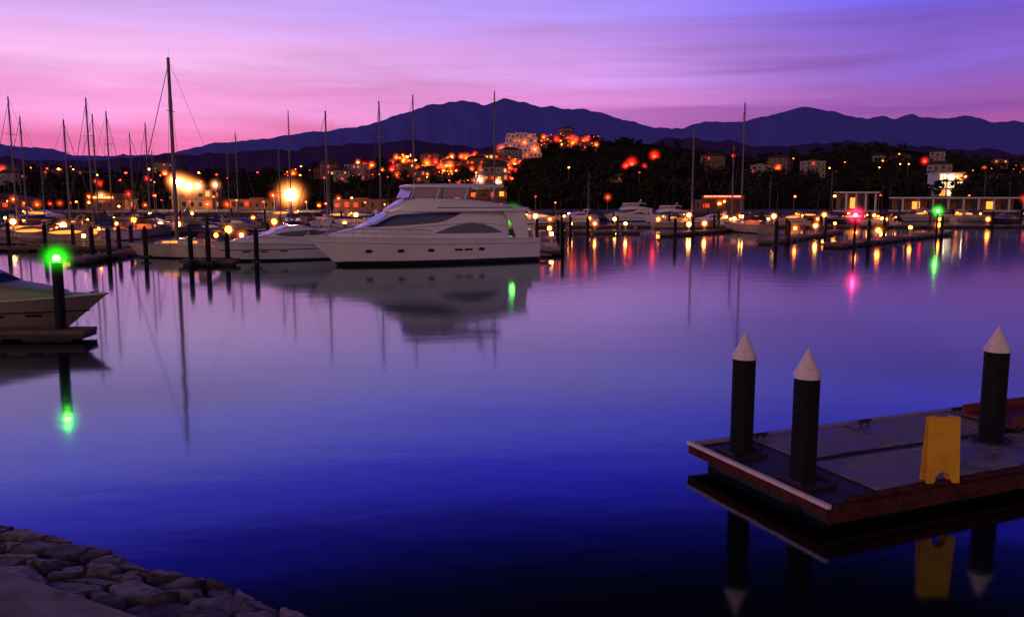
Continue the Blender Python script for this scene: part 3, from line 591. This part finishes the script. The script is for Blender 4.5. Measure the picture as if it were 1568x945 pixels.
town(34,602,790,243,280,0.36,86,(T_OR,T_OR,T_YE,T_RE),0.45,1.1); town(8,820,920,212,234,0.3,20,(T_OR,T_RE,T_RE),0.4,0.9); town(7,440,600,262,284,0.25,26,(T_OR,T_RE,T_YE),0.3,0.9); town(7,0,430,266,292,0.15,34,(T_OR,T_YE,T_RE,T_RE),0.3,0.9); town(5,920,1200,255,285,0.12,7,(T_OR,T_RE),0.2,0.6); town(6,1200,1568,255,285,0.12,15,(T_OR,T_YE),0.1,0.5); town(8,680,800,258,290,0.4,24,(T_OR,T_YE,T_RE),0.4); town(3,1330,1720,245,270,0.1,3)
for u in range(725,784,5): X,Y,Z=onhill(u,249+U(-1,1)); streetlamp(X,Y-7,Z,T_YE,4,U(0.4,0.65)*Y/450,2.6*Y/450)
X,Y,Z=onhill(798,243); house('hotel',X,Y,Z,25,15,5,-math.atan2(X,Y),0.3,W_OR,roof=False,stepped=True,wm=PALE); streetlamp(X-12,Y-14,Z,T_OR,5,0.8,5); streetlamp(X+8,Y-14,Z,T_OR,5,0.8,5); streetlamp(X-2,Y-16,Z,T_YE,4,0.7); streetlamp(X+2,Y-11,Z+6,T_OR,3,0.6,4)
for u,v,m,r,g in ((965,262,T_RE,1.0,5),(1000,248,T_RE,1.0,5),(957,266,T_RE,0.6,3),(1410,256,T_RE,0.8,4),(1120,246,T_RE,0.6,2.5),(877,225,T_OR,1.0,5),(832,214,T_OR,0.8,4),(912,228,T_OR,0.7,3.5),(550,255,T_YE,0.8,3.5),(250,252,T_YE,0.7,0),(1385,262,T_YE,0.35,0),(1340,270,T_YE,0.35,0),(1265,268,T_YE,0.4,0),(870,270,T_YE,0.4,0),(620,250,T_OR,1.0,5),(655,256,T_OR,1.0,5),(690,262,T_OR,0.9,5),(740,270,T_OR,0.9,5),(715,248,T_OR,0.9,5),(640,268,T_OR,0.8,4.5),(765,262,T_RE,0.9,5)):
    X,Y,Z=onhill(u,v+8); streetlamp(X,Y-3,Z,m,6,r,g)
def waterfront(name,u0,u1,Y,fl,litp,hot=None,roof=True,wm=None):
    x0,x1=bx(u0,Y),bx(u1,Y); return house(name,(x0+x1)/2,Y+5,1.5,x1-x0,9,fl,0,litp,hot,roof,wm=wm)
D=WALL[2]
waterfront('waterfront_building',600,690,262,1,0.4,W_OR,wm=D); waterfront('waterfront_building',705,775,255,2,0.4,wm=D); waterfront('waterfront_building',130,190,250,1,0.3,W_RE,wm=D); waterfront('waterfront_building',262,325,268,2,0.3,W_YE,wm=WALL[1]); waterfront('waterfront_building',510,590,250,1,0.25,W_RE,False,wm=D); waterfront('waterfront_building',-120,40,255,1,0.15,wm=D); waterfront('waterfront_building',350,425,262,1,0.1,W_OR,False,wm=D)
waterfront('waterfront_building',1075,1140,240,1,0.35,W_RE,False,wm=D)
Yn=236; b=MB(); b.box((0,0,0),(bx(1136,Yn)-bx(1078,Yn),0.3,0.35),emis('canopy_red_glow',(1,0.10,0.05),7)); b.box((0,0.3,-0.3),(bx(1140,Yn)-bx(1074,Yn),0.2,0.9),WALL[2]);  # red-lit canopy, not a sign; its red light is put in as emission
for q in (-5,0,5): b.box((q,0.4,-2.0),(0.25,0.25,4.0),WALL[2])
b.obj('red_lit_canopy',((bx(1078,Yn)+bx(1136,Yn))/2,Yn,5.5))
Yn=232; b=MB(); b.box((0,0,0),(6.5,0.3,0.5),emis('neon_orange',(1,0.14,0.03),9)); b.box((0,0.3,-0.2),(7,0.2,1.2),WALL[2]); b.box((-3,0.35,-1.9),(0.2,0.2,3.6),WALL[2]); b.box((3,0.35,-1.9),(0.2,0.2,3.6),WALL[2]); b.obj('red_lit_canopy',(bx(155,Yn),Yn,5.2))
def pavilion(u0,u1,Y,h,n,lit=False,name='quay_pavilion'):
    x0,x1=bx(u0,Y),bx(u1,Y); w=x1-x0; b=MB(); b.box((0,0,h),(w+1,7,0.4),PALE); b.box((0,0,0.15),(w+1,7,0.3),PALE); b.box((0,2.6,h/2+0.1),(w,0.3,h-0.6),WALL[1])
    for i in range(n): b.box((-w/2+0.4+i*(w-0.8)/(n-1),-3.0,h/2),(0.35,0.35,h-0.42),PALE)
    for i in range(n-1): b.box((-w/2+0.4+(i+0.5)*(w-0.8)/(n-1),2.4,h*0.45),((w-0.8)/(n-1)*0.5,0.08,h*0.55),W_YE if lit or i%5==1 else W_DK)
    b.obj(name,((x0+x1)/2,Y,1.5))
pavilion(1286,1335,225,5.0,4); pavilion(1372,1560,228,3.6,9)
X=bx(1445,300); b=MB(); b.box((0,0,4),(8.5,8,8.5),PALE); b.box((0,0,8.4),(9.3,8.8,0.3),PALE)
for i in range(3):
    for f in range(3): b.box((-2.7+2.7*i,-4.05,1.6+2.7*f),(2.1,0.1,1.9),W_WH if (i+f)%4 else W_YE)
b.obj('lit_tower_block',(X,300,hz(X,300)+2),0); 
for q in (-3,0.2,3): streetlamp(X+q,293.5,1.6,E_WH,10.5,0.16,1.6)
def flood(u,v,Y,r,gr):
    X,_,Z=from_pixel(u,v,Y); root=empty('flood_light',(X,Y,1.5)); b=MB(); b.cyl((0,0,0),(0,0,Z-1.5-r),0.14,0.09,ALU,8); b.box((0,0.3,Z-1.5),(r*2.0,0.25,r*1.6),ALU); b.obj('pole',parent=root); b=MB(); b.sph((0,0,Z-1.5),r,E_WH,12,8); b.obj('lamp_head',parent=root); glow(root,(0,-0.1,Z-1.5),gr,G_W)
flood(445,298,232,1.5,6.8); flood(274,280,248,1.1,5.5); flood(288,285,250,1.0,5.5); flood(266,276,255,0.6,4); flood(303,285,252,0.6,3.8); flood(735,275,258,0.5,3); flood(762,278,262,0.4,2.6); flood(155,301,240,0.35,3); flood(330,283,260,0.4,3)
for u in (0,15,25,40,60,80,95,110,120,140,170,185,200,225,240,250,320,330,350,365,380,405,420,470,490,500,520,540,560,590,610,640,670,700,820,850,930,1100,1215,1275,1345,1390,1480,1520,1565): 
    Y=U(216,245); streetlamp(bx(u,Y),Y,1.5,random.choice([T_OR,T_YE,T_OR,T_RE]),U(1.5,5.0),U(0.16,0.45),(U(1.4,2.3) if R()<0.5 else 0))
# ------------------------------------------------------------------ world
w=bpy.data.worlds.new('World'); bpy.context.scene.world=w; w.use_nodes=True; nt=w.node_tree; N=nt.nodes; L=nt.links; N.clear()
def nd(t,**k):
    n=N.new(t)
    for a,b_ in k.items(): setattr(n,a,b_)
    return n
def mth(op,a,b_=None,clamp=False):
    n=nd('ShaderNodeMath',operation=op,use_clamp=clamp)
    for i,q in enumerate((a,b_)):
        if q is None: continue
        if isinstance(q,(int,float)): n.inputs[i].default_value=q
        else: L.new(q,n.inputs[i])
    return n.outputs[0]
tc=nd('ShaderNodeTexCoord'); nm=nd('ShaderNodeVectorMath',operation='NORMALIZE'); L.new(tc.outputs['Generated'],nm.inputs[0]); sp=nd('ShaderNodeSeparateXYZ'); L.new(nm.outputs[0],sp.inputs[0])
x,y,z=sp.outputs
mp=nd('ShaderNodeMapping'); mp.inputs['Scale'].default_value=(1.5,1.5,20); mp.inputs['Rotation'].default_value=(0,math.radians(3.0),0); L.new(nm.outputs[0],mp.inputs['Vector'])
nz=nd('ShaderNodeTexNoise'); nz.inputs['Scale'].default_value=1.5; nz.inputs['Detail'].default_value=7; nz.inputs['Roughness'].default_value=0.55; nz.inputs['Distortion'].default_value=0.5; L.new(mp.outputs[0],nz.inputs['Vector'])
cl=mth('SUBTRACT',nz.outputs['Fac'],0.5)
zc=mth('MAXIMUM',mth('ADD',z,mth('MULTIPLY',cl,0.06)),0.0)
def ramp(st):
    r=nd('ShaderNodeValToRGB'); e=r.color_ramp.elements; r.color_ramp.interpolation='EASE'
    for i,(p,c) in enumerate(st):
        if i==0: q=e[0]; q.position=p
        elif i==1: q=e[1]; q.position=p
        else: q=e.new(p)
        q.color=(*lin(c),1)
    L.new(zc,r.inputs['Fac']); return r.outputs['Color']
RL=ramp([(0,(210,85,125)),(.05,(232,112,178)),(.10,(246,160,226)),(.14,(244,182,238)),(.21,(206,168,246)),(.26,(176,160,290)),(.33,(100,86,285)),(.38,(44,34,200)),(.44,(12,9,70)),(.53,(4,4,22)),(1,(8,8,26))])
RC=ramp([(0,(208,88,130)),(.05,(220,104,166)),(.10,(226,140,214)),(.14,(220,160,240)),(.21,(180,150,250)),(.26,(138,124,288)),(.33,(74,62,270)),(.37,(30,24,165)),(.42,(6,5,38)),(.50,(2,2,10)),(1,(6,6,18))])
RR=ramp([(0,(192,84,130)),(.05,(184,82,148)),(.10,(152,90,176)),(.14,(136,98,204)),(.21,(114,96,232)),(.26,(90,80,255)),(.32,(46,38,205)),(.36,(14,11,85)),(.41,(2,2,12)),(.50,(1,1,4)),(1,(4,4,12))])
hyp=mth('SQRT',mth('ADD',mth('MULTIPLY',x,x),mth('MULTIPLY',y,y))); az=mth('DIVIDE',x,mth('MAXIMUM',hyp,0.001))
def mixc(f,a,b_):
    n=nd('ShaderNodeMix',data_type='RGBA'); L.new(f,n.inputs[0]); L.new(a,n.inputs[6]); L.new(b_,n.inputs[7]); return n.outputs[2]
def mr(v,a,b_):
    n=nd('ShaderNodeMapRange',interpolation_type='SMOOTHSTEP'); n.inputs[1].default_value=a; n.inputs[2].default_value=b_; L.new(v,n.inputs[0]); return n.outputs[0]
front=mixc(mr(az,0.0,0.45),mixc(mr(az,-0.42,0.1),RL,RC),RR)
mp2=nd('ShaderNodeMapping'); mp2.inputs['Scale'].default_value=(1.1,1.1,30); mp2.inputs['Rotation'].default_value=(0,math.radians(-4.0),0); mp2.inputs['Location'].default_value=(3.1,0.4,0.7); L.new(nm.outputs[0],mp2.inputs['Vector'])
nz2=nd('ShaderNodeTexNoise'); nz2.inputs['Scale'].default_value=1.2; nz2.inputs['Detail'].default_value=6; nz2.inputs['Distortion'].default_value=0.3; L.new(mp2.outputs[0],nz2.inputs['Vector'])
band=mth('MULTIPLY',mr(nz2.outputs['Fac'],0.47,0.66),mth('MULTIPLY',mr(az,-0.35,0.35),0.6))
dc=nd('ShaderNodeRGB'); dc.outputs[0].default_value=(*lin((134,72,158)),1)
lowz=nd('ShaderNodeMapRange'); lowz.inputs[1].default_value=0.20; lowz.inputs[2].default_value=0.13; L.new(z,lowz.inputs[0])
front=mixc(mth('MULTIPLY',band,lowz.outputs[0]),front,dc.outputs[0])
rb=nd('ShaderNodeValToRGB'); e=rb.color_ramp.elements; e[0].position=0; e[0].color=(0.42,0.25,0.26,1); e[1].position=1; e[1].color=(0.02,0.02,0.07,1); q=e.new(0.3); q.color=(0.26,0.16,0.22,1); q=e.new(0.6); q.color=(0.06,0.045,0.10,1); L.new(zc,rb.inputs['Fac'])
yb=mth('MULTIPLY',y,-1.0); full=mixc(mr(yb,-0.15,0.4),front,rb.outputs['Color'])
ct=mth('ADD',1.0,mth('MULTIPLY',cl,0.8)); vm=nd('ShaderNodeVectorMath',operation='SCALE'); L.new(full,vm.inputs[0]); L.new(ct,vm.inputs['Scale'])
bg=nd('ShaderNodeBackground'); L.new(vm.outputs[0],bg.inputs['Color']); bg.inputs['Strength'].default_value=1.0
sk=nd('ShaderNodeTexSky',sky_type='NISHITA'); sk.sun_disc=False; sk.sun_elevation=math.radians(1); sk.sun_rotation=math.radians(-20); bg2=nd('ShaderNodeBackground'); L.new(sk.outputs[0],bg2.inputs['Color']); bg2.inputs['Strength'].default_value=0.004
ad=nd('ShaderNodeAddShader'); L.new(bg.outputs[0],ad.inputs[0]); L.new(bg2.outputs[0],ad.inputs[1]); ow=nd('ShaderNodeOutputWorld'); L.new(ad.outputs[0],ow.inputs['Surface'])
sl=bpy.data.lights.new('fill_light','SUN'); sl.energy=0.42; sl.angle=math.radians(25); sl.color=(1.0,0.60,0.54); so=bpy.data.objects.new('fill_light',sl); bpy.context.collection.objects.link(so)  # added soft pink fill from behind left, mimicking afterglow; no sun stands there
so.rotation_euler=Vector((0.60,0.75,-0.28)).to_track_quat('-Z','Y').to_euler()
# ------------------------------------------------------------------ camera
cd=bpy.data.cameras.new('camera'); cd.sensor_width=36; cd.lens=36*FOC/1568; cd.clip_end=20000; cd.clip_start=0.1; co=bpy.data.objects.new('camera',cd); bpy.context.collection.objects.link(co); co.location=(0,0,CAMH); co.rotation_euler=(math.pi/2-PITCH,0,0); bpy.context.scene.camera=co
sc=bpy.context.scene; sc.view_settings.view_transform='Standard'; sc.view_settings.look='None'; sc.view_settings.exposure=0
